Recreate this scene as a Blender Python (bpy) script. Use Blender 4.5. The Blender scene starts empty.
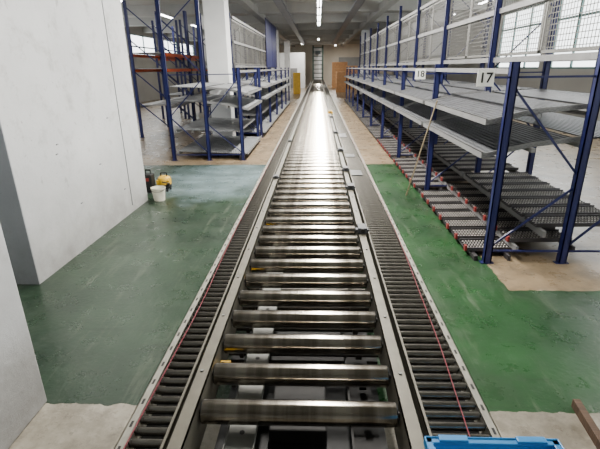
import bpy, math, random, bmesh
from mathutils import Vector, Matrix
random.seed(3)
S=bpy.context.scene; COL=S.collection

# ---------------------------------------------------------------- materials
def lin(c):
    return tuple(((v/255)/12.92 if v/255<=0.04045 else ((v/255+0.055)/1.055)**2.4) for v in c)+(1,)
def mat(name,rgb,metal=0.0,rough=0.5,var=0.25,scale=6.0,bump=0.0,stretch=(1,1,1),emit=None,estr=0,rgb2=None,p0=.3,p1=.65,aniso=0):
    m=bpy.data.materials.new(name); m.use_nodes=True
    nt=m.node_tree; b=nt.nodes['Principled BSDF']
    c=lin(rgb)
    tc=nt.nodes.new('ShaderNodeTexCoord'); mp=nt.nodes.new('ShaderNodeMapping'); mp.inputs['Scale'].default_value=stretch
    nz=nt.nodes.new('ShaderNodeTexNoise'); nz.inputs['Scale'].default_value=scale; nz.inputs['Detail'].default_value=5
    nt.links.new(tc.outputs['Object'],mp.inputs[0]); nt.links.new(mp.outputs[0],nz.inputs['Vector'])
    cr=nt.nodes.new('ShaderNodeValToRGB')
    c2=lin(rgb2) if rgb2 else tuple(v*(1-var) for v in c[:3])+(1,)
    cr.color_ramp.elements[0].color=c2; cr.color_ramp.elements[0].position=p0
    cr.color_ramp.elements[1].color=c; cr.color_ramp.elements[1].position=p1
    nt.links.new(nz.outputs['Fac'],cr.inputs[0]); nt.links.new(cr.outputs[0],b.inputs['Base Color'])
    b.inputs['Metallic'].default_value=metal; b.inputs['Roughness'].default_value=rough
    if aniso:
        # turned steel: grooves run around the roller, so the sheen spreads along its axis
        b.inputs['Anisotropic'].default_value=aniso
        cx=nt.nodes.new('ShaderNodeCombineXYZ'); cx.inputs[0].default_value=1.0
        nt.links.new(cx.outputs[0],b.inputs['Tangent'])
    if bump:
        bp=nt.nodes.new('ShaderNodeBump'); bp.inputs['Strength'].default_value=bump; bp.inputs['Distance'].default_value=0.01
        nt.links.new(nz.outputs['Fac'],bp.inputs['Height']); nt.links.new(bp.outputs[0],b.inputs['Normal'])
    if emit:
        b.inputs['Emission Color'].default_value=lin(emit); b.inputs['Emission Strength'].default_value=estr
    return m
M_steel=mat('roller_steel',(172,166,156),1.0,0.17,0.5,9,0.0,(1,0.01,0.01),rgb2=(86,78,68),p0=.36,p1=.6,aniso=.12)
M_steel2=mat('small_roller_steel',(136,133,126),0.92,0.22,0.4,18,aniso=.2)
M_steel3=mat('dark_roller_steel',(118,115,108),0.9,0.22,0.4,18,aniso=.2)
M_cap=mat('roller_end_cap',(26,26,26),0.3,0.5)
M_rail=mat('painted_rail',(104,100,88),0.35,0.45,0.25,14)
M_edge=mat('galvanised_edge',(158,155,144),0.5,0.45,0.25,20)
M_dark=mat('dark_machinery',(30,28,27),0.2,0.6,0.5,12)
M_chan=mat('grey_channel',(124,124,119),0.3,0.55,0.3,10)
M_rod=mat('oiled_rod',(70,67,63),0.8,0.35)
M_yel=mat('yellow_plastic',(215,170,35),0,0.5,0.25)
M_red=mat('dull_red_plastic',(140,46,42),0,0.65,0.3)
M_blue=mat('navy_paint',(25,32,88),0.1,0.45,0.3,4)
M_beam=mat('light_grey_beam',(140,140,140),0.3,0.5,0.2,5)
M_sheet=mat('grey_sheet',(98,100,104),0.35,0.4,0.35,6)
M_sheetl=mat('pale_grey_sheet',(150,152,154),0.3,0.45,0.25,6)
M_lane=mat('lane_rail',(66,63,65),0.2,0.55,0.35,9)
M_wheel=mat('skate_wheels',(164,160,154),0.4,0.45,0.3,9)
M_wire=mat('galvanised_wire',(120,119,115),0.3,0.5,0.15)
M_panel=mat('pale_panel',(142,144,144),0.1,0.6,0.15,2)
M_white=mat('white_sign',(238,238,232),0,0.5,0.05)
M_black=mat('black_ink',(15,15,15),0,0.6,0.1)
M_dgrey=mat('sensor_housing',(70,72,76),0.2,0.5,0.2)
M_crate=mat('blue_crate',(56,138,200),0,0.4,0.15)
M_wood=mat('pallet_wood',(84,62,44),0,0.75,0.5,10,0.3,(8,1,1))
M_pole=mat('pole_wood',(165,148,120),0,0.7,0.3,10)
M_orange=mat('orange_paint',(225,95,40),0.1,0.5,0.15)
M_card=mat('cardboard',(212,160,112),0,0.8,0.2)
def plaster(name,c1,c2,c3):
    m=mat(name,c1,0,.85,.2,.9,.0,rgb2=c2)
    nt=m.node_tree; N=nt.nodes; L=nt.links; b=N['Principled BSDF']
    tc=N.new('ShaderNodeTexCoord'); 
    def nz(sc,det,ro,p0,p1,v,st=(1,1,1)):
        mp=N.new('ShaderNodeMapping'); mp.inputs['Scale'].default_value=st; L.new(tc.outputs['Object'],mp.inputs[0])
        n2=N.new('ShaderNodeTexNoise'); n2.inputs['Scale'].default_value=sc; n2.inputs['Detail'].default_value=det; n2.inputs['Roughness'].default_value=ro
        L.new(mp.outputs[0],n2.inputs['Vector'])
        r=N.new('ShaderNodeValToRGB'); r.color_ramp.elements[0].position=p0; r.color_ramp.elements[0].color=(0,0,0,1); r.color_ramp.elements[1].position=p1; r.color_ramp.elements[1].color=(v,v,v,1)
        L.new(n2.outputs['Fac'],r.inputs[0]); return n2,r.outputs[0]
    n2,r=nz(3.2,10,.72,.52,.70,.5)
    n3,r3=nz(14,10,.8,.60,.67,.8)
    n4,r4=nz(5,8,.7,.60,.66,.45,(1,1,.6))
    def mx(a,b_):
        q=N.new('ShaderNodeMath'); q.operation='MAXIMUM'; L.new(a,q.inputs[0]); L.new(b_,q.inputs[1]); return q.outputs[0]
    sp=N.new('ShaderNodeSeparateXYZ'); L.new(tc.outputs['Object'],sp.inputs[0])
    mr=N.new('ShaderNodeMapRange'); mr.inputs[1].default_value=0; mr.inputs[2].default_value=1.2; mr.inputs[3].default_value=1.2; mr.inputs[4].default_value=0
    L.new(sp.outputs[2],mr.inputs[0])
    m3=N.new('ShaderNodeMath'); m3.operation='MULTIPLY'; L.new(mr.outputs[0],m3.inputs[0]); L.new(n2.outputs['Fac'],m3.inputs[1])
    f=mx(mx(mx(r,r3),r4),m3.outputs[0])
    base=b.inputs['Base Color'].links[0].from_socket
    mix=N.new('ShaderNodeMix'); mix.data_type='RGBA'; L.new(f,mix.inputs[0]); L.new(base,mix.inputs[6]); mix.inputs[7].default_value=lin(c3)
    L.new(mix.outputs[2],b.inputs['Base Color'])
    bp=N.new('ShaderNodeBump'); bp.inputs['Strength'].default_value=.4; bp.inputs['Distance'].default_value=.02
    L.new(n2.outputs['Fac'],bp.inputs['Height']); L.new(bp.outputs[0],b.inputs['Normal'])
    return m
M_plaster=plaster('white_plaster',(200,201,201),(182,183,184),(122,120,116))
M_plaster_d=plaster('shaded_plaster',(152,156,161),(136,140,145),(104,106,107))  # same plaster made greyer: shade on the wall's end face put into colour
M_col=mat('column_paint',(232,233,233),0,0.7,0.1,2)
M_ceil=mat('ceiling_concrete',(178,178,174),0,0.85,0.12,0.8)
M_cbeam=mat('ceiling_beam',(172,172,168),0,0.8,0.15,1.5)
M_far=mat('far_wall_paint',(215,208,194),0,0.8,0.2,0.6)
M_side=mat('side_wall_paint',(166,165,160),0,0.8,0.15,0.6)
M_tube=mat('tube_glow',(255,255,250),0,0.5,0,emit=(250,250,250),estr=22)
M_fix=mat('luminaire_body',(200,200,200),0,0.5,0.1)
M_frame=mat('window_frame',(96,124,122),0.2,0.5,0.1)
M_green=mat('machine_green',(48,66,60),0.2,0.5,0.2)
M_wire2=mat('dark_crack',(130,132,134),0,0.9,0.1)
M_bucket=mat('bucket_plastic',(225,222,205),0,0.5,0.15,12)
M_plate=mat('cover_plate',(115,116,116),0.7,0.38,0.3,12)
M_duct=mat('duct_metal',(110,114,120),0.5,0.45,0.2,3)

def floor_mat():
    m=bpy.data.materials.new('floor_paint'); m.use_nodes=True; nt=m.node_tree; N=nt.nodes; L=nt.links
    b=N['Principled BSDF']
    tc=N.new('ShaderNodeTexCoord'); sp=N.new('ShaderNodeSeparateXYZ'); L.new(tc.outputs['Object'],sp.inputs[0])
    def noise(sc,det=6,stretch=(1,1,1),rot=0,ro=.5):
        mp=N.new('ShaderNodeMapping'); mp.inputs['Scale'].default_value=stretch; mp.inputs['Rotation'].default_value=(0,0,rot)
        n=N.new('ShaderNodeTexNoise'); n.inputs['Scale'].default_value=sc; n.inputs['Detail'].default_value=det; n.inputs['Roughness'].default_value=ro
        L.new(tc.outputs['Object'],mp.inputs[0]); L.new(mp.outputs[0],n.inputs['Vector']); return n.outputs['Fac']
    def ma(op,a,b_=None,clamp=False):
        n=N.new('ShaderNodeMath'); n.operation=op; n.use_clamp=clamp
        for i,v in enumerate((a,b_)):
            if v is None: continue
            if isinstance(v,(int,float)): n.inputs[i].default_value=v
            else: L.new(v,n.inputs[i])
        return n.outputs[0]
    def ramp(f,p0,c0,p1,c1):
        n=N.new('ShaderNodeValToRGB'); e=n.color_ramp.elements
        e[0].position=p0;e[0].color=c0;e[1].position=p1;e[1].color=c1; L.new(f,n.inputs[0]); return n.outputs[0]
    def rgb(c):
        n=N.new('ShaderNodeRGB'); n.outputs[0].default_value=lin(c); return n.outputs[0]
    def mix(f,a,c):
        n=N.new('ShaderNodeMix'); n.data_type='RGBA'
        if isinstance(f,float): n.inputs[0].default_value=f
        else: L.new(f,n.inputs[0])
        L.new(a,n.inputs[6]); L.new(c,n.inputs[7]); return n.outputs[2]
    def mask(f,p0,p1,v): return ramp(f,p0,(0,0,0,1),p1,(v,v,v,1))
    wob=ma('MULTIPLY',ma('SUBTRACT',noise(9,9),0.5),0.07)
    Y=ma('ADD',sp.outputs[1],wob); X=ma('ADD',sp.outputs[0],wob)
    g=ma('MULTIPLY',ma('GREATER_THAN',Y,2.22),ma('LESS_THAN',Y,9.7))
    ex=ma('MULTIPLY',ma('GREATER_THAN',X,1.86),ma('GREATER_THAN',Y,3.82))
    g=ma('MULTIPLY',g,ma('SUBTRACT',1.0,ex))
    gr=ramp(noise(1.1,8),0.35,lin((27,55,30)),0.65,lin((40,76,41)))
    gl=ramp(noise(.8,9,ro=.6),0.36,lin((29,43,32)),0.64,lin((45,64,47)))
    green=mix(ma('LESS_THAN',X,0.0),gr,gl)
    green=mix(mask(noise(1.6,12,(1,0.7,1),ro=.7),.48,.68,.35),green,rgb((76,86,73)))
    green=mix(mask(noise(9,12,(1,0.1,1),.25,.75),.54,.65,.35),green,rgb((98,105,90)))
    green=mix(mask(noise(8,12,(0.1,1,1),.35,.75),.54,.65,.35),green,rgb((27,34,26)))
    green=mix(mask(noise(26,12,(1,1,1),0,.8),.56,.66,.4),green,rgb((106,108,95)))
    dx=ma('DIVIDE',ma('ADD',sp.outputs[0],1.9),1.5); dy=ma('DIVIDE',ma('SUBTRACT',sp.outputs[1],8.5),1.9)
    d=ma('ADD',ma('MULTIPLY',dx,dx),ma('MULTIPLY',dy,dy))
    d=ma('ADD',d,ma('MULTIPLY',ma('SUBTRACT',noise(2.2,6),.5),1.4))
    sheen_mask=ma('MULTIPLY',ma('SUBTRACT',1.0,d,True),ma('MULTIPLY',noise(5,10,(.25,1,1),ro=.7),1.7),True)
    green=mix(sheen_mask,green,rgb((114,132,136)))  # bluish sheen on the left floor, painted into the colour
    green=mix(mask(noise(1.3,8,ro=.65),.50,.70,.35),green,rgb((25,32,25)))
    beige=ramp(noise(1.1,10,ro=.65),0.3,lin((112,94,72)),0.7,lin((156,137,110)))
    conc=ramp(noise(3,12,ro=.65),0.35,lin((112,106,94)),0.65,lin((164,158,144)))
    near=ma('LESS_THAN',Y,3.0)
    base=mix(near,beige,conc)
    base=mix(mask(noise(2.3,10,ro=.7),.48,.60,.55),base,rgb((88,80,68)))
    base=mix(mask(noise(16,12,ro=.8),.54,.65,.5),base,rgb((66,60,50)))
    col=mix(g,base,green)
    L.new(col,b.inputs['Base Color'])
    r=ma('ADD',ma('MULTIPLY',noise(3.5,10,ro=.7),0.45),0.08); L.new(r,b.inputs['Roughness'])
    bp=N.new('ShaderNodeBump'); bp.inputs['Strength'].default_value=0.2; bp.inputs['Distance'].default_value=0.01
    L.new(noise(25),bp.inputs['Height']); L.new(bp.outputs[0],b.inputs['Normal'])
    return m
M_floor=floor_mat()

# ---------------------------------------------------------------- mesh builder
class MB:
    def __init__(s): s.v=[];s.f=[];s.m=[];s.sm=[]
    def add(s,vs,fs,m=0,smooth=False):
        o=len(s.v); s.v+= [tuple(v) for v in vs]
        for f in fs: s.f.append([i+o for i in f]); s.m.append(m); s.sm.append(smooth)
        return s
    def box(s,x0,x1,y0,y1,z0,z1,m=0):
        x0,x1=min(x0,x1),max(x0,x1);y0,y1=min(y0,y1),max(y0,y1);z0,z1=min(z0,z1),max(z0,z1)
        return s.add([(x0,y0,z0),(x1,y0,z0),(x1,y1,z0),(x0,y1,z0),(x0,y0,z1),(x1,y0,z1),(x1,y1,z1),(x0,y1,z1)],
          [(0,3,2,1),(4,5,6,7),(0,1,5,4),(1,2,6,5),(2,3,7,6),(3,0,4,7)],m)
    def beam(s,p0,p1,w,h,m=0,up=(0,0,1)):
        p0=Vector(p0);p1=Vector(p1);d=(p1-p0).normalized();u=Vector(up)
        if abs(d.dot(u))>0.98:u=Vector((0,1,0))
        a=d.cross(u).normalized();b=a.cross(d).normalized()
        vs=[]
        for p in (p0,p1):
            for i,j in ((-1,-1),(1,-1),(1,1),(-1,1)): vs.append(p+a*i*w/2+b*j*h/2)
        return s.add(vs,[(3,2,1,0),(4,5,6,7),(0,1,5,4),(1,2,6,5),(2,3,7,6),(3,0,4,7)],m)
    def cyl(s,p0,p1,r,seg=16,m=0,r2=None,caps=True,mc=None):
        p0=Vector(p0);p1=Vector(p1);d=(p1-p0).normalized();u=Vector((0,0,1))
        if abs(d.dot(u))>0.98:u=Vector((0,1,0))
        a=d.cross(u).normalized();b=a.cross(d).normalized(); r2=r if r2 is None else r2
        vs=[]
        for p,rr in ((p0,r),(p1,r2)):
            for i in range(seg):
                t=2*math.pi*i/seg; vs.append(p+a*math.cos(t)*rr+b*math.sin(t)*rr)
        s.add(vs,[(i,(i+1)%seg,seg+(i+1)%seg,seg+i) for i in range(seg)],m,True)
        if caps:
            s.add(vs[:seg],[tuple(range(seg))],m if mc is None else mc)
            s.add(vs[seg:],[tuple(range(seg))],m if mc is None else mc)
        return s
    def lathe(s,prof,seg=24,m=0):
        n=len(prof); vs=[]
        for r,z in prof:
            for i in range(seg):
                t=2*math.pi*i/seg; vs.append((r*math.cos(t),r*math.sin(t),z))
        fs=[]
        for k in range(n-1):
            for i in range(seg): fs.append((k*seg+i,k*seg+(i+1)%seg,(k+1)*seg+(i+1)%seg,(k+1)*seg+i))
        return s.add(vs,fs,m,True)
    def make(s,name,mats,parent=None,loc=(0,0,0),bevel=0):
        me=bpy.data.meshes.new(name); me.from_pydata(s.v,[],s.f)
        for m in (mats if isinstance(mats,(list,tuple)) else [mats]): me.materials.append(m)
        me.polygons.foreach_set('material_index',s.m); me.polygons.foreach_set('use_smooth',s.sm)
        bm=bmesh.new(); bm.from_mesh(me); bmesh.ops.recalc_face_normals(bm,faces=bm.faces); bm.to_mesh(me); bm.free()
        o=bpy.data.objects.new(name,me); COL.objects.link(o); o.location=loc
        if parent: o.parent=parent
        if bevel:
            b=o.modifiers.new('bevel','BEVEL'); b.width=bevel; b.segments=2; b.limit_method='ANGLE'
        return o
def thing(name,label,cat,loc,group=None):
    e=bpy.data.objects.new(name,None); e.empty_display_size=0.1; COL.objects.link(e); e.location=loc
    e['label']=label; e['category']=cat
    if group: e['group']=group
    return e
def tag(o,label,cat,group=None):
    o['label']=label;o['category']=cat
    if group:o['group']=group
    return o
def dup(o,parent=None,loc=None):
    c=o.copy(); COL.objects.link(c)
    if parent: c.parent=parent
    if loc is not None: c.location=loc
    for ch in list(o.children): dup(ch,c)
    return c
def struct(o): o['kind']='structure'; return o

# ---------------------------------------------------------------- room shell
XL,XR,YF,YB,H=-12.0,9.0,56.0,-8.0,4.9
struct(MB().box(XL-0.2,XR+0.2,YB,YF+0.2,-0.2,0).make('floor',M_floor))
struct(MB().box(XL-0.2,XR+0.2,YB,YF+0.2,H,H+0.2).make('ceiling',M_ceil))
struct(MB().box(XL-0.2,XR+0.2,YF,YF+0.2,0,H).make('wall_far',M_far))
struct(MB().box(XL-0.2,XR+0.2,YB-.2,YB,0,H).make('wall_back',M_side))
def window_wall(name,x0,x1,zs,ze,wn,yend,m,n=2):
    mb=MB(); mb.box(x0,x1,YB,YF,0,zs); mb.box(x0,x1,YB,YF,ze,H)
    y=YB; piers=[]
    while y<yend:
        mb.box(x0,x1,y,y+0.7,zs,ze); piers.append(y); y+=5.3
    mb.box(x0,x1,y,YF,zs,ze)
    struct(mb.make(name,m))
    xm=(x0+x1)/2
    for i,p in enumerate(piers):
        a,b=p+0.7,p+5.3
        f=MB()
        f.box(xm-.03,xm+.03,a,b,zs,zs+.07); f.box(xm-.03,xm+.03,a,b,ze-.07,ze); f.box(xm-.03,xm+.03,a,b,ze-.8,ze-.72)
        for k in range(n+1):
            yy=a+(b-a)*k/n; yy=min(max(yy,a+.04),b-.04); f.box(xm-.03,xm+.03,yy-.04,yy+.04,zs,ze)
        struct(f.make('window_%d'%(wn+i),M_frame))
window_wall('wall_right',XR,XR+0.2,1.9,4.4,1,22,M_side,3)
window_wall('wall_left',XL-0.2,XL,3.0,4.3,20,40,M_side,2)
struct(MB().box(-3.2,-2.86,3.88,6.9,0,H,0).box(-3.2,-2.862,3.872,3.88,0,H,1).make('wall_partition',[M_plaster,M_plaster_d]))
tr1=MB().box(-2.86,-2.852,6.28,6.292,0.1,3.2).box(-2.86,-2.853,6.28,6.6,3.2,3.21)
for (y,z) in ((4.6,1.2),(4.64,1.3),(5.5,.9),(5.9,1.45),(4.9,.55),(6.1,.4)): tr1.box(-2.86,-2.853,y,y+.035,z,z+.012)
struct(tr1.make('trim_1',M_wire2))
struct(MB().box(-3.6,-1.79,-1.0,2.24,0,H).make('wall_near',M_plaster,bevel=0.012))
for i,y in enumerate(range(-3,56,5)):
    struct(MB().box(XL,XR,y,y+0.4,H-0.42,H).make('trim_%d'%(10+i),M_cbeam))
for i,x in enumerate((-2.9,2.9)):
    struct(MB().box(x-.15,x+.15,0,YF,H-0.5,H-0.2).make('trim_%d'%(30+i),M_cbeam))
for (x,y,w) in ((-2.86,13.38,.6),(-2.85,31,.5),(3.2,32,.5),(-2.85,43,.5),(4.4,43,.5)):
    c=MB().box(x-w/2,x+w/2,y-w/2,y+w/2,0,H-0.5).box(x-w/2-.03,x+w/2+.03,y-w/2-.03,y+w/2+.03,0,.12).make('column',M_col,bevel=0.01)
    tag(c,'white painted square concrete column beside the racks','column','concrete columns')
for k,x in enumerate((1.5,-1.4)):
    d=MB().box(x-.15,x+.15,6,46,4.25,4.26).box(x-.15,x-.14,6,46,4.25,4.33).box(x+.14,x+.15,6,46,4.25,4.33)
    for q in range(5): d.cyl((x-.1+q*.05,6,4.275),(x-.1+q*.05,46,4.275),.014,6,1)
    for y in range(9,46,5): d.cyl((x+.145,y,4.3),(x+.145,y,H-.002),.006,6)
    struct(d.make('trim_%d'%(50+k),[M_duct,M_black]))  # cable tray with its cables, hung from the ceiling

# ---------------------------------------------------------------- main conveyor
CX=-0.077; Y0=1.0; Y1=52.8; RP=0.231
conv=thing('roller_conveyor','long steel powered roller conveyor running down the aisle','conveyor',(CX,0,0))
for s in (-1,1):
    r=MB()
    xi=s*.405; xo=s*.465
    r.box(xi,xi+s*.006,Y0,Y1,.60,.79); r.box(xi,xo,Y0,Y1,.784,.79); r.box(xo-s*.004,xo,Y0,Y1,.75,.79); r.box(xi,xo,Y0,Y1,.60,.606)
    y=Y0+.12
    while y<14:
        r.cyl((s*.44,y,.79),(s*.44,y,.796),.008,6,1); y+=RP*2
    r.make('side_rail',[M_rail,M_chan],conv)
def roller_mesh(mb,y,L,r,z,seg=64,ms=0,mcap=1,x0=0):
    h=L/2
    mb.cyl((x0-h+.006,y,z),(x0+h-.006,y,z),r,seg,ms,caps=False)
    for s in (-1,1):
        mb.cyl((x0+s*(h-.006),y,z),(x0+s*h,y,z),r,seg,mcap,r2=r*.88,mc=mcap)
        mb.cyl((x0+s*(h),y,z),(x0+s*(h+.002),y,z),r*.45,12,0)
    mb.cyl((x0-h-.012,y,z),(x0+h+.012,y,z),r*.25,6,mcap)
ys=[1.39+RP*k for k in range(int((Y1-1.45)/RP)+1)]
base=MB(); roller_mesh(base,0,.79,.049,.745)
first=base.make('roller',[M_steel,M_cap],conv,(0,ys[0],0))
for y in ys[1:100]:
    c=first.copy(); COL.objects.link(c); c.parent=conv; c.location=(0,y,0)
rest=MB()
for y in ys[100:]: rest.cyl((-.395,y,.745),(.395,y,.745),.049,24,0)
o=rest.make('roller_run',[M_steel],conv); o['kind']='stuff'
cm=MB().box(-.405,.405,-.03,.03,.50,.54).make('cross_member',M_dark,conv,(0,1.1,0))
y=1.1+RP*4
while y<24: dup(cm,conv,(0,y,0)); y+=RP*4
sh=MB().cyl((-.40,0,0),(.40,0,0),.019,12).cyl((.28,0,0),(.31,0,0),.032,14).cyl((-.34,0,0),(-.32,0,0),.032,14).make('drive_shaft',M_rod,conv,(0,1.262,.618))
for k in range(1,40): dup(sh,conv,(0,1.262+RP*k,.618))
ch=MB().box(-.29,-.17,1.05,14.0,.662,.667).box(-.29,-.286,1.05,14,.667,.682).box(-.174,-.17,1.05,14,.667,.682)
for k in range(30):
    ch.cyl((-.23,1.2+k*.16,.6675),(-.23,1.2+k*.16,.669),.011,8,1)
ch.make('support_channel',[M_chan,M_dark],conv)
MB().box(.22,.34,1.05,8,.56,.57).box(.22,.23,1.05,8,.57,.60).make('cable_tray',M_dark,conv)
MB().box(-.40,.40,1.0,Y1,.40,.41).make('drip_pan',M_black,conv)
for (y,w) in ((1.735,.05),(2.66,.04),(3.58,.04)):
    MB().box(-.40,-.40+w,y-.03,y+.03,.69,.71).cyl((-.40+w,y,.70),(-.31,y,.70),.009,10).make('yellow_sensor',M_yel,conv,bevel=.004)
for y in (1.55,3.55):
    MB().box(-.15,.12,y,y+.3,.41,.49).cyl((-.15,y+.15,.46),(-.32,y+.15,.46),.035,16).make('drive_motor',M_dark,conv,bevel=.008)
def leg(conv,x,y,top):
    return MB().box(-.03,.03,-.03,.03,.01,top-.0).box(-.07,.07,-.06,.06,0,.012).make('leg',M_rail,conv,(x,y,0))
for s in (-1,1):
    y=1.3
    while y<Y1: leg(conv,s*.435,y,.60); y+=3.0
def sensor(y,x=.44,m=M_dgrey,sz=1.2):
    o=MB().box(-.03*sz,.03*sz,-.05*sz,.05*sz,0,.04*sz).box(-.045*sz,.045*sz,-.02*sz,.02*sz,0,.02*sz).cyl((0,-.05*sz,.025*sz),(0,-.065*sz,.025*sz),.014*sz,12,1).make('sensor_bracket',[m,M_black],conv,(x,y,.79),bevel=.004)
for y in (3.35,4.7,5.6,7.0,9,12): sensor(y)
for y in (5.2,8.0): sensor(y,-.44,M_dgrey,.9)
sensor(13.2,.44,M_yel,1.8)

# ---------------------------------------------------------------- side tracks
def track(x0,x1,label,P,R,M):
    t=thing('roller_track',label,'conveyor',((x0+x1)/2,0,0),'narrow roller tracks')
    w=(x1-x0)/2
    for s in (-1,1):
        r=MB(); outer=(s*((x0+x1)/2)>0)
        e=.032 if outer else .014
        r.box(s*w,s*(w-.004),Y0,Y1,.66,.775); r.box(s*w,s*(w-e),Y0,Y1,.77,.775); r.box(s*w,s*(w-.02),Y0,Y1,.66,.664)
        if outer:
            y=Y0+.03
            while y<9:
                r.box(s*(w-.012),s*(w-.022),y,y+.03,.775,.7762,1); y+=.12
        r.make('side_rail',[M_edge if outer else M_rail,M_dark],t)
    side=1 if (x0+x1)>0 else -1
    a=-w+(.036 if side<0 else .018); b=w-(.036 if side>0 else .018)
    base=MB(); base.cyl((a,0,0),(b,0,0),R,14,0,mc=1); base.cyl((a-.008,0,0),(b+.008,0,0),.006,6,1)
    f=base.make('roller',[M,M_cap],t,(0,Y0+.05,.750))
    for k in range(1,100):
        c=f.copy(); COL.objects.link(c); c.parent=t; c.location=(0,Y0+.05+P*k,.750)
    r=MB(); k=100
    while Y0+.05+P*k<Y1-.05:
        r.cyl((a,Y0+.05+P*k,.750),(b,Y0+.05+P*k,.750),R,8,0); k+=1
    o=r.make('roller_run',[M],t); o['kind']='stuff'
    MB().box(-w+.004,w-.004,Y0,Y1,.64,.66).make('under_pan',M_black,t)
    y=1.8
    while y<Y1: leg(t,side*(w-.035),y,.64); y+=3.0
    return t,w
tl,wl=track(-.735,-.556,'narrow track of small grey steel rollers with light edge',.056,.0168,M_steel3)
tr,wr=track(.41,.675,'wider track of small steel rollers facing the flow racks',.056,.0165,M_steel2)
for (y,l) in ((5.4,.28),(6.6,.22),(8.6,.5)):
    MB().box(-wr+.016,wr*.2,0,l,0,.006).make('cover_plate',M_plate,tr,(0,y,.77))
def to_mesh(o):
    dg=bpy.context.evaluated_depsgraph_get(); me=bpy.data.meshes.new_from_object(o.evaluated_get(dg))
    n=bpy.data.objects.new(o.name+'_m',me); COL.objects.link(n)
    n.location=o.location; n.rotation_euler=o.rotation_euler; n.parent=o.parent
    nm=o.name; bpy.data.objects.remove(o); n.name=nm.split('.')[0]
    return n
def cord(name,pts,r,m,label,cat):
    cu=bpy.data.curves.new(name,'CURVE'); cu.dimensions='3D'; cu.bevel_depth=r; cu.bevel_resolution=2
    sp=cu.splines.new('NURBS'); sp.points.add(len(pts)-1); sp.use_endpoint_u=True; sp.order_u=3
    for i,p in enumerate(pts): sp.points[i].co=(*p,1)
    cu.materials.append(m); o=bpy.data.objects.new(name,cu); COL.objects.link(o); return tag(to_mesh(o),label,cat)
M_cord=mat('cord_red',(130,30,46),0,0.6,0.2)
cord('pull_cord',[(.545,1.0,.772),(.57,1.4,.772),(.60,1.8,.772),(.615,2.3,.772),(.64,3.0,.778),(.65,4,.779),(.65,6,.779),(.65,12,.779)],.0023,M_cord,'thin red emergency cord lying across the wider roller track','cord')
cord('pull_cord',[(-.70,1.0,.779),(-.69,1.6,.778),(-.675,2.2,.773),(-.695,3.0,.779),(-.70,5,.779),(-.70,12,.779)],.0023,M_cord,'thin red emergency cord along the edge of the narrow track','cord')

# ---------------------------------------------------------------- racks
BAY=2.8
def post(mb,x,h,s):
    mb.box(s*x,s*(x+.012),-.035,.035,0,h); mb.box(s*x,s*(x+.08),-.035,-.025,0,h); mb.box(s*x,s*(x+.08),.025,.035,0,h)
    mb.box(s*(x+.066),s*(x+.08),-.035,-.012,0,h); mb.box(s*(x+.066),s*(x+.08),.012,.035,0,h)
    mb.box(s*(x-.03),s*(x+.11),-.036,.036,0,.01)
def frame(root,s,y=0):
    for x,h in ((0,2.09),(.81,3.9 if s>0 else 3.6),(1.66,3.9 if s>0 else 3.6)):
        m=MB(); post(m,x,h,s); m.make('upright',M_blue,root,(0,y,0))
    segs=[((.07,.14),(.82,.14)),((.07,.2),(.82,.85)),((.82,1.0),(.07,1.85)),((.07,1.95),(.82,1.95)),
          ((.88,.14),(1.67,.14)),((.88,.2),(1.67,1.0)),((1.67,1.05),(.88,1.85)),((.88,1.95),(1.67,1.95)),((.88,2.0),(1.67,2.8)),((1.67,2.85),(.88,3.55))]
    for a,b in segs:
        MB().beam((s*a[0],0,a[1]),(s*b[0],0,b[1]),.02,.02,0,up=(0,1,0)).make('brace',M_blue,root,(0,y,0))
EY0,EY1=.08,BAY-.08
def sheet(s,segs,y0,y1):
    pts=[]
    for (xa,za),(xb,zb) in zip(segs[:-1],segs[1:]):
        n=max(2,round((xb-xa)/.052))
        for i in range(n):
            t=i/n; dx=(xb-xa)/n; dz=(zb-za)/n; x=xa+(xb-xa)*t; z=za+(zb-za)*t
            pts+= [(x,z),(x+dx*.5,z+dz*.5),(x+dx*.6,z+dz*.6-.02),(x+dx*.9,z+dz*.9-.02)]
    pts.append(segs[-1])
    mb=MB(); vs=[];fs=[]
    for x,z in pts: vs+= [(s*x,y0,z),(s*x,y1,z)]
    o=len(vs)
    for x,z in pts: vs+= [(s*x,y0,z-.004),(s*x,y1,z-.004)]
    n=len(pts)
    for i in range(n-1):
        fs.append((2*i,2*i+1,2*i+3,2*i+2)); fs.append((o+2*i,o+2*i+2,o+2*i+3,o+2*i+1))
        fs.append((2*i,2*i+2,o+2*i+2,o+2*i)); fs.append((2*i+1,o+2*i+1,o+2*i+3,2*i+3))
    fs.append((0,o,o+1,1)); k=2*(n-1); fs.append((k,k+1,o+k+1,o+k))
    mb.add(vs,fs,0)
    return mb
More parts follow.
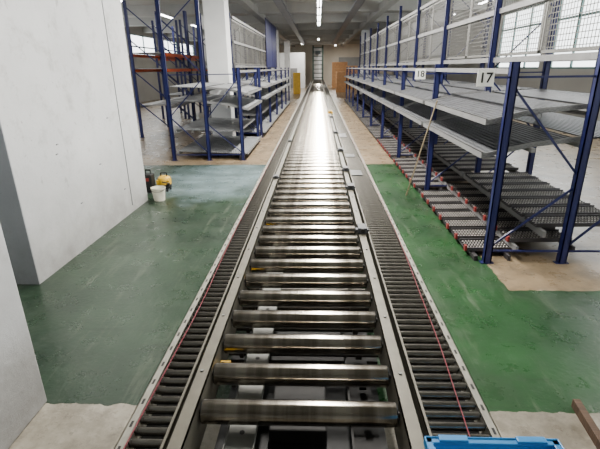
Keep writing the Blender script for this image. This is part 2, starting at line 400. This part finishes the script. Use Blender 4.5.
def bay(s,loc,label,group,last=False,red=True,mesh=True,panel=None,lanes=True,deck=True):
    r=thing('flow_rack',label,'rack',loc,group)
    frame(r,s)
    if last: frame(r,s,BAY)
    MS=M_sheet if s>0 else M_sheetl
    for (z0,z1,z2,z3) in ((1.18,1.29,1.35,1.40),(1.52,1.63,1.67,1.71)):
        sheet(s,[(-.12,z0),(.34,z1),(.80,z2)],EY0,EY1).make('shelf',MS,r)
        sheet(s,[(.90,z2+.01),(1.64,z3)],EY0,EY1).make('shelf',MS,r)
        MB().box(s*-.135,s*-.12,EY0,EY1,z0-.03,z0+.035).box(s*-.135,s*-.105,EY0,EY1,z0+.031,z0+.035).make('shelf_lip',M_beam,r)
        MB().box(s*.345,s*.385,.036,BAY-.036,z1-.075,z1-.03).make('beam',M_beam,r)
        MB().box(s*.855,s*.895,.036,BAY-.036,z2-.10,z2-.03).make('beam',M_beam,r)
        for yy in (EY0+.008,EY1-.008):
            MB().beam((s*-.12,yy,z0-.005),(s*.34,yy,z1-.005),.012,.05,0).beam((s*.34,yy,z1-.005),(s*.84,yy,z2-.005),.012,.05,0).make('side_plate',M_beam,r)
    MB().box(s*.0,s*.04,.036,BAY-.036,1.98,2.03).make('beam',M_beam,r)
    mx=.90 if s>0 else .79
    if deck:
      for z in (2.10,2.78,3.45):
        MB().box(s*(mx-.04),s*(mx-.015),.036,BAY-.036,z,z+.07).make('beam',M_beam,r)
      MB().box(s*1.745,s*1.77,.036,BAY-.036,2.10,2.18).make('beam',M_beam,r)
      sheet(s,[(.95,2.16),(1.64,2.16)],EY0,EY1).make('shelf',MS,r)
    if panel: MB().box(s*1.775,s*1.785,.04,BAY-.04,2.05,3.6).make('back_panel',panel,r)
    if mesh:
      for half in (0,1):
       for (px,cell,t) in ((mx,.060,.0045),):
        w=MB(); z0,z1=2.19,3.43; ya=.06+half*1.35; yb=ya+1.33
        n=int((yb-ya)/cell)
        for i in range(n+1):
            y=ya+(yb-ya)*i/n; w.box(s*px,s*(px+.004),y-t,y+t,z0,z1)
        n=int((z1-z0)/cell)
        for i in range(n+1):
            z=z0+(z1-z0)*i/n; w.box(s*(px+.004),s*(px+.008),ya,yb,z-t,z+t)
        for y in (ya+.018,yb-.018): w.box(s*(px-.005),s*(px+.015),y-.018,y+.018,z0,z1)
        for z in (z0+.018,z1-.018,(z0+z1)/2): w.box(s*(px-.005),s*(px+.015),ya,yb,z-.018,z+.018)
        w.make('wire_mesh_panel',M_wire,r)
    if not lanes:
        for (xa,z) in ((-.06,.16),(.12,.68)):
            sheet(s,[(xa,z),(1.62,z+.06)],EY0,EY1).make('shelf',MS,r)
            MB().box(s*(xa-.015),s*xa,.04,BAY-.04,z-.03,z+.03).make('shelf_lip',M_beam,r)
            MB().box(s*1.6,s*1.64,.036,BAY-.036,z-.03,z+.03).make('beam',M_beam,r)
        MB().box(s*.10,s*.14,.04,BAY-.04,0,.135).make('foot_beam',M_lane,r)
        return r
    def lanegeo(xa,za,xb,zb,xs=None):
        l=MB()
        l.beam((s*xa,0,za-.02),(s*xb,0,zb-.02),.27,.012,0)
        for yy in (-.14,.14): l.beam((s*xa,yy,za),(s*xb,yy,zb),.012,.045,0)
        for yy in (-.09,-.03,.03,.09):
            l.beam((s*xa,yy,za-.006),(s*xb,yy,zb-.006),.022,.016,0)
            k=xa+.02
            while k<xb-.02:
                z=za+(zb-za)*(k-xa)/(xb-xa)
                l.cyl((s*k,yy-.010,z+.003),(s*k,yy+.010,z+.003),.011,6,1); k+=.034
        return l
    la=None
    for i in range(7):
        y=.31+i*.363
        if la is None:
            la=[lanegeo(-.12,.085,.42,.09).make('roller_lane',[M_lane,M_wheel],r,(0,y,0)),
                lanegeo(.34,.20,1.02,.205).make('roller_lane',[M_lane,M_wheel],r,(0,y,0)),
                lanegeo(.60,.38,1.60,.39).make('roller_lane',[M_lane,M_wheel],r,(0,y,0))]
            if red: MB().box(s*-.145,s*-.12,-.13,-.08,.06,.125).make('end_stop',M_red,la[0])
            if red: MB().box(s*.315,s*.34,-.13,-.08,.175,.235).make('end_stop',M_red,la[1])
        else:
            for q in la: c=dup(q,r,(0,y,0))
    MB().box(s*-.08,s*-.04,.045,BAY-.045,.0,.056).make('foot_beam',M_lane,r)
    MB().box(s*.29,s*.32,.045,BAY-.045,.0,.06).make('foot_beam',M_lane,r)
    MB().box(s*.36,s*.39,.045,BAY-.045,.11,.17).make('beam',M_beam,r)
    MB().box(s*.97,s*1.0,.045,BAY-.045,.11,.17).make('beam',M_lane,r)
    MB().box(s*.62,s*.66,.045,BAY-.045,.28,.35).make('beam',M_beam,r)
    MB().box(s*1.54,s*1.58,.045,BAY-.045,.29,.36).make('beam',M_lane,r)
    return r
def text(body,size,m,parent,loc,rot):
    cu=bpy.data.curves.new('number','FONT'); cu.body=body; cu.size=size; cu.align_x='CENTER'; cu.align_y='CENTER'; cu.extrude=.001; cu.offset=.002
    cu.materials.append(m); o=bpy.data.objects.new('number',cu); COL.objects.link(o); o.parent=parent; o.location=loc; o.rotation_euler=rot
    return to_mesh(o)
RX=1.83; G1='flow racks beside the conveyor'; G2='flow racks along the wall side'
b0=bay(1,(RX,4.46,0),'navy gravity flow rack bay with grey shelves marked 17',G1)
b1=bay(1,(RX,4.46+BAY,0),'navy gravity flow rack bay with grey shelves marked 18',G1)
for b,n in ((b0,'17'),(b1,'18')):
    sg=MB().box(-.31,-.15,-.035,-.028,1.87,2.02).make('number_sign',M_white,b)
    MB().box(-.17,.02,-.026,-.022,1.94,1.96).make('sign_bracket',M_blue,b)
    text(n,.13,M_black,sg,(-.23,-.037,1.945),(math.pi/2,0,0))
bay(1,(RX,4.46+2*BAY,0),'navy gravity flow rack bay with wire mesh cage above',G1,red=True)
proto=bay(1,(RX,4.46+3*BAY,0),'navy gravity flow rack bay with grey sloped shelves',G1,red=False,panel=M_panel)
for i in range(4,8): dup(proto,None,(RX,4.46+i*BAY,0))
bay(1,(RX,4.46+8*BAY,0),'navy gravity flow rack bay with grey sloped shelves',G1,last=True,red=False,panel=M_panel)
LX=-1.74
lb0=bay(-1,(LX,10.2,0),'navy flow rack bay with grey shelves at the row end',G2,red=False,mesh=False,lanes=False,deck=False)
pl2=bay(-1,(LX,13.8,0),'navy flow rack bay with grey sloped shelves',G2,red=False,panel=M_panel,lanes=False)
for i in range(1,3): dup(pl2,None,(LX,13.8+i*BAY,0))
for i in (3,4):
    lb=bay(-1,(LX,13.8+i*BAY,0),'navy flow rack bay with navy cladding above the shelves',G2,last=(i==4),red=False,mesh=False,panel=M_blue,lanes=False)
    MB().box(.725-1.44,.725-1.47,.04,BAY-.04,2.12,4.3).make('cladding_panel',M_blue,lb)
# short end frame that closes the first bay beside the column
fp=thing('rack_end_frame','short navy upright frame closing the first rack bay','rack frame',(LX,13.0,0))
for x in (0,.62):
    m=MB(); post(m,x,2.09,-1); m.make('upright',M_blue,fp)
MB().beam((-.07,0,.2),(-.63,0,.85),.02,.02,0,up=(0,1,0)).make('brace',M_blue,fp)
MB().beam((-.63,0,1.0),(-.07,0,1.85),.02,.02,0,up=(0,1,0)).make('brace',M_blue,fp)

def pallet_rack(loc,label):
    r=thing('pallet_rack',label,'rack',loc,'orange beam pallet racks')
    for y in (0,2.66):
        for x in (0,-1.0):
            MB().box(x-.04,x+.04,y-.04,y+.04,0,4.0).box(x-.07,x+.07,y-.05,y+.05,0,.01).make('upright',M_blue,r)
        for z in (.3,1.2,2.1,3.0):
            MB().beam((-.04,y,z),(-.96,y,z+.8),.03,.03,0,up=(0,1,0)).make('brace',M_blue,r)
    for z in (.9,2.0,2.45):
        for x in (.05,-1.05): MB().box(x-.02,x+.02,.04,2.62,z,z+.09).make('beam',M_orange if 1.9<z<2.6 else M_beam,r)
        MB().box(-1.0,0,.05,2.61,z+.092,z+.12).make('shelf',M_beam,r)
    return r
p=pallet_rack((-4.7,14.0,0),'pallet rack with navy uprights and orange beams')
for (x,y) in ((-4.7,16.8),(-5.9,19.6),(-9,16.3)): dup(p,None,(x,y,0))

# ---------------------------------------------------------------- props
bk=thing('bucket','cream white plastic bucket with handle on the floor','bucket',(-2.66,6.9,0)); bk.scale=(.88,)*3
m=MB(); m.cyl((0,0,0),(0,0,.25),.10,28,0,r2=.13,caps=False); m.cyl((0,0,.01),(0,0,.245),.095,28,0,r2=.123,caps=False)
m.cyl((0,0,0),(0,0,.01),.10,28,0); m.cyl((0,0,.225),(0,0,.25),.137,28,0,r2=.138,caps=False)
m.make('bucket_body',M_bucket,bk)
h=MB(); pr=None
for i in range(13):
    t=math.pi*i/12; p=Vector((.137*math.cos(t),-.02-.10*math.sin(t),.235-.05*math.sin(t)))
    if pr: h.cyl(pr,p,.004,6)
    pr=p
h.make('handle',M_rod,bk)
vc=thing('vacuum_cleaner','low yellow vacuum cleaner with black hose behind the bucket','vacuum cleaner',(-2.76,7.5,0)); vc.scale=(.78,.78,.78)
MB().lathe([(0,.16),(.155,.16),(.155,.26),(.14,.31),(.09,.35),(0,.36)],28).box(-.15,.15,-.13,.0,.17,.27).make('tank',M_yel,vc,bevel=.006)
MB().lathe([(0,.06),(.13,.06),(.15,.08),(.158,.16),(0,.162)],28).make('chassis',M_black,vc)
MB().beam((-.07,0,.42),(.07,0,.42),.03,.02).box(-.08,-.06,-.015,.015,.33,.42).box(.06,.08,-.015,.015,.33,.42).make('handle',M_black,vc)
for a in range(4):
    t=a*math.pi/2+.7; x,y=.13*math.cos(t),.13*math.sin(t)
    MB().cyl((x-.012,y,.03),(x+.012,y,.03),.03,14).box(x-.01,x+.01,y-.01,y+.01,.03,.07).make('caster',M_black,vc)
h=MB(); pr=None
for i in range(30):
    t=i/29; p=Vector((.02+.15*math.sin(t*6),-.17-.05*math.cos(t*6),.26-.2*t))
    if pr: h.cyl(pr,p,.014,8)
    pr=p
h.make('hose',M_black,vc)
bb=thing('battery_charger','small black boxy charger with carrying handle beside the cleaner','charger',(-2.98,7.35,0)); bb.scale=(.6,.7,1.15)
MB().box(-.13,.13,-.12,.12,.02,.30).make('case',M_black,bb,bevel=.02)
MB().beam((-.08,0,.36),(.08,0,.36),.02,.02).box(-.08,-.06,-.01,.01,.30,.36).box(.06,.08,-.01,.01,.30,.36).make('handle',M_black,bb)
MB().box(-.05,.05,-.126,-.12,.20,.25).make('panel',M_red,bb)
for x in(-.1,.1):
    for y in (-.1,.1): MB().cyl((x,y,0),(x,y,.022),.015,8).make('foot',M_black,bb)
pole=MB().cyl((1.50,7.15,0.0),(1.685,6.42,1.60),.012,10,0,r2=.010).make('wooden_pole',M_pole); tag(pole,'thin wooden pole leaning on the flow rack shelf','pole')
cr=thing('plastic_crate','bright blue plastic crate sitting on the roller track','crate',(.545,.88,.797))
m=MB(); X,Y_,Z=.19,.18,.15
m.box(-X,X,-Y_,Y_,0,.008)
for s in (-1,1):
    m.box(s*X,s*(X-.006),-Y_,Y_,0,Z); m.box(-X,X,s*Y_,s*(Y_-.006),0,.08); m.box(-X,-.07,s*Y_,s*(Y_-.006),.08,.125); m.box(.07,X,s*Y_,s*(Y_-.006),.08,.125); m.box(-X,X,s*Y_,s*(Y_-.006),.125,Z)
    for k in range(-3,4): m.box(s*X,s*(X+.010),k*.045-.004,k*.045+.004,0.01,Z)
    for k in (-2.7,-1.8,1.8,2.7): m.box(k*.055-.004,k*.055+.004,s*Y_,s*(Y_+.010),0.01,Z)
m.make('crate_body',M_crate,cr)
m=MB()
for s in (-1,1):
    m.box(s*(X-.006),s*(X+.018),-Y_-.018,Y_+.018,Z,Z+.008); m.box(-X-.018,X+.018,s*(Y_-.006),s*(Y_+.018),Z,Z+.008)
    m.box(s*(X+.012),s*(X+.018),-Y_-.018,Y_+.018,Z-.02,Z+.012); m.box(-X-.018,X+.018,s*(Y_+.012),s*(Y_+.018),Z-.02,Z+.012)
    for k in (-1,1):
        m.box(k*.12-.045,k*.12+.045,s*(Y_-.006),s*(Y_+.018),Z+.008,Z+.018); m.box(s*(X-.006),s*(X+.018),k*.115-.035,k*.115+.035,Z+.008,Z+.018)
m.make('rim',M_crate,cr,bevel=.003)
pk=MB().box(-.6,.6,-.022,.022,0,.06).make('wooden_plank',M_wood,None,(1.58,1.68,0),bevel=.003); pk.rotation_euler=(0,0,math.radians(84)); tag(pk,'thin weathered brown board lying on bare concrete','board')
mt=MB().box(-.35,.35,-.42,.42,0,.015).make('dark_sheet',M_dark,None,(2.055,1.74,0),bevel=.004); mt.rotation_euler=(0,0,math.radians(-6)); tag(mt,'flat dark sheet standing in for shade beside the board','dark sheet')  # added dark sheet in place of the shaded interior beside the board

lf=thing('vertical_lift','narrow ladder-like vertical lift at the conveyor end','lift',(0,53.1,0))
for x in (-.55,.55):
    for y in (0,1.0): MB().box(x-.08,x+.08,y-.06,y+.06,0,4.45).make('mast',M_green,lf)
for k in range(8): MB().box(-.46,.46,-.04,.04,.95+k*.46,1.04+k*.46).make('crossbar',M_green,lf)
MB().box(-.45,.45,.1,.93,.66,.76).make('lift_platform',M_chan,lf)
MB().box(-.45,.45,1.07,1.09,.05,4.3).make('back_panel',M_col,lf)
MB().box(-.3,.3,.2,.8,3.5,3.9).make('drive_housing',M_dgrey,lf,bevel=.03)
for (x,y,w,d,h,m,lab) in ((2.0,40,.8,.8,1.7,M_card,'tall cardboard box stack on the floor'),(3.4,46,1.0,.8,2.2,M_card,'tall cardboard box stack on the floor'),(2.3,49,1.6,.8,2.6,M_card,'tall cardboard box stack on the floor'),(-1.75,38,.6,.5,1.7,M_yel,'yellow cabinet standing near the column')):
    t=thing('cardboard_stack' if m is M_card else 'cabinet',lab,'boxes' if m is M_card else 'cabinet',(x,y,0))
    if m is M_card:
        n=4
        for i in range(n): MB().box(-w/2,w/2,-d/2,d/2,h*i/n+.004,h*(i+1)/n).box(-w/2-.001,w/2+.001,-.03,.03,h*(i+1)/n-.06,h*(i+1)/n+.001,1).make('box',[m,M_bucket],t,bevel=.01)
    else:
        MB().box(-w/2,w/2,-d/2,d/2,.05,h).box(-w/2+.03,w/2-.03,-d/2+.03,d/2-.03,0,.05).make('cabinet_body',m,t,bevel=.01)
        MB().box(-w/2+.03,w/2-.03,-d/2-.015,-d/2,.1,h-.05).make('door',m,t)
struct(MB().box(2.5,5.0,YF-.06,YF-.001,0,3.2).make('door_1',M_panel))
cab=thing('office_cabin','white prefabricated cabin by the far wall','cabin',(-3.2,50,0))
MB().box(-1.0,1.8,-1.0,1.0,0,3.6).make('cabin_body',M_col,cab,bevel=.02)
MB().box(.2,1.0,-1.03,-1.0,0,2.05).make('door',M_beam,cab)

# ---------------------------------------------------------------- luminaires
def luminaire(x,y,z=4.3,power=55,L=2.2,wd=.25):
    t=thing('fluorescent_light','long fluorescent batten hanging under the ceiling','lamp',(x,y,z),'fluorescent battens')
    MB().box(-.09,.09,-L/2,L/2,.03,.08).make('housing',M_fix,t)
    for s in (-.05,.05): MB().cyl((s,-L/2+.03,.012),(s,L/2-.03,.012),.014,10).make('tube',M_tube,t)
    for yy in (-L*.4,L*.4): MB().cyl((0,yy,.08),(0,yy,4.55-z),.005,6).make('hanger',M_rod,t)
    ld=bpy.data.lights.new('tube_light','AREA'); ld.shape='RECTANGLE'; ld.size=wd; ld.size_y=L; ld.energy=power; ld.color=(1,.96,.89)
    lo=bpy.data.objects.new('tube_light',ld); COL.objects.link(lo); lo.parent=t; lo.location=(0,0,-.02)
for i in range(9): luminaire(.05,4.4+i*2.7,power=(370,370,360,340,310,280,260,260,260)[i],wd=.22)
for i in range(5): luminaire(-6.8,10+i*5.5,power=80)
for i in range(6): luminaire(6.3,-4+i*5.5,power=40)  # unseen row of battens added as fill light
luminaire(-6.8,-2,power=20)  # unseen batten behind the camera, added as fill
luminaire(-1.6,47,power=260); luminaire(1.9,51,power=300); luminaire(.05,40,power=200)  # battens added to brighten the far end of the hall
for (x,yc,L,pw) in ((XR-.35,8,28,360),(XL+.35,18,40,380)):
    ld=bpy.data.lights.new('window_daylight','AREA'); ld.shape='RECTANGLE'; ld.size=1.8; ld.size_y=L; ld.energy=pw; ld.color=(.96,.98,1)
    lo=bpy.data.objects.new('window_daylight',ld); COL.objects.link(lo); lo.location=(x,yc,3.1)
    lo.rotation_euler=(0,math.pi/2 if x>0 else -math.pi/2,0)
w=bpy.data.worlds.new('world'); S.world=w; w.use_nodes=True
w.node_tree.nodes['Background'].inputs[0].default_value=(.95,1,1,1); w.node_tree.nodes['Background'].inputs[1].default_value=5.0

# ---------------------------------------------------------------- camera
cd=bpy.data.cameras.new('camera'); cd.sensor_width=36; cd.lens=433/600*36; cd.clip_start=.05; cd.clip_end=200
co=bpy.data.objects.new('camera',cd); COL.objects.link(co)
co.matrix_world=Matrix.Translation((0,0,2.06))@Matrix.Rotation(math.radians(2.5),4,'Z')@Matrix.Rotation(math.radians(90-19.87),4,'X')@Matrix.Rotation(math.radians(-.8),4,'Z')
S.camera=co
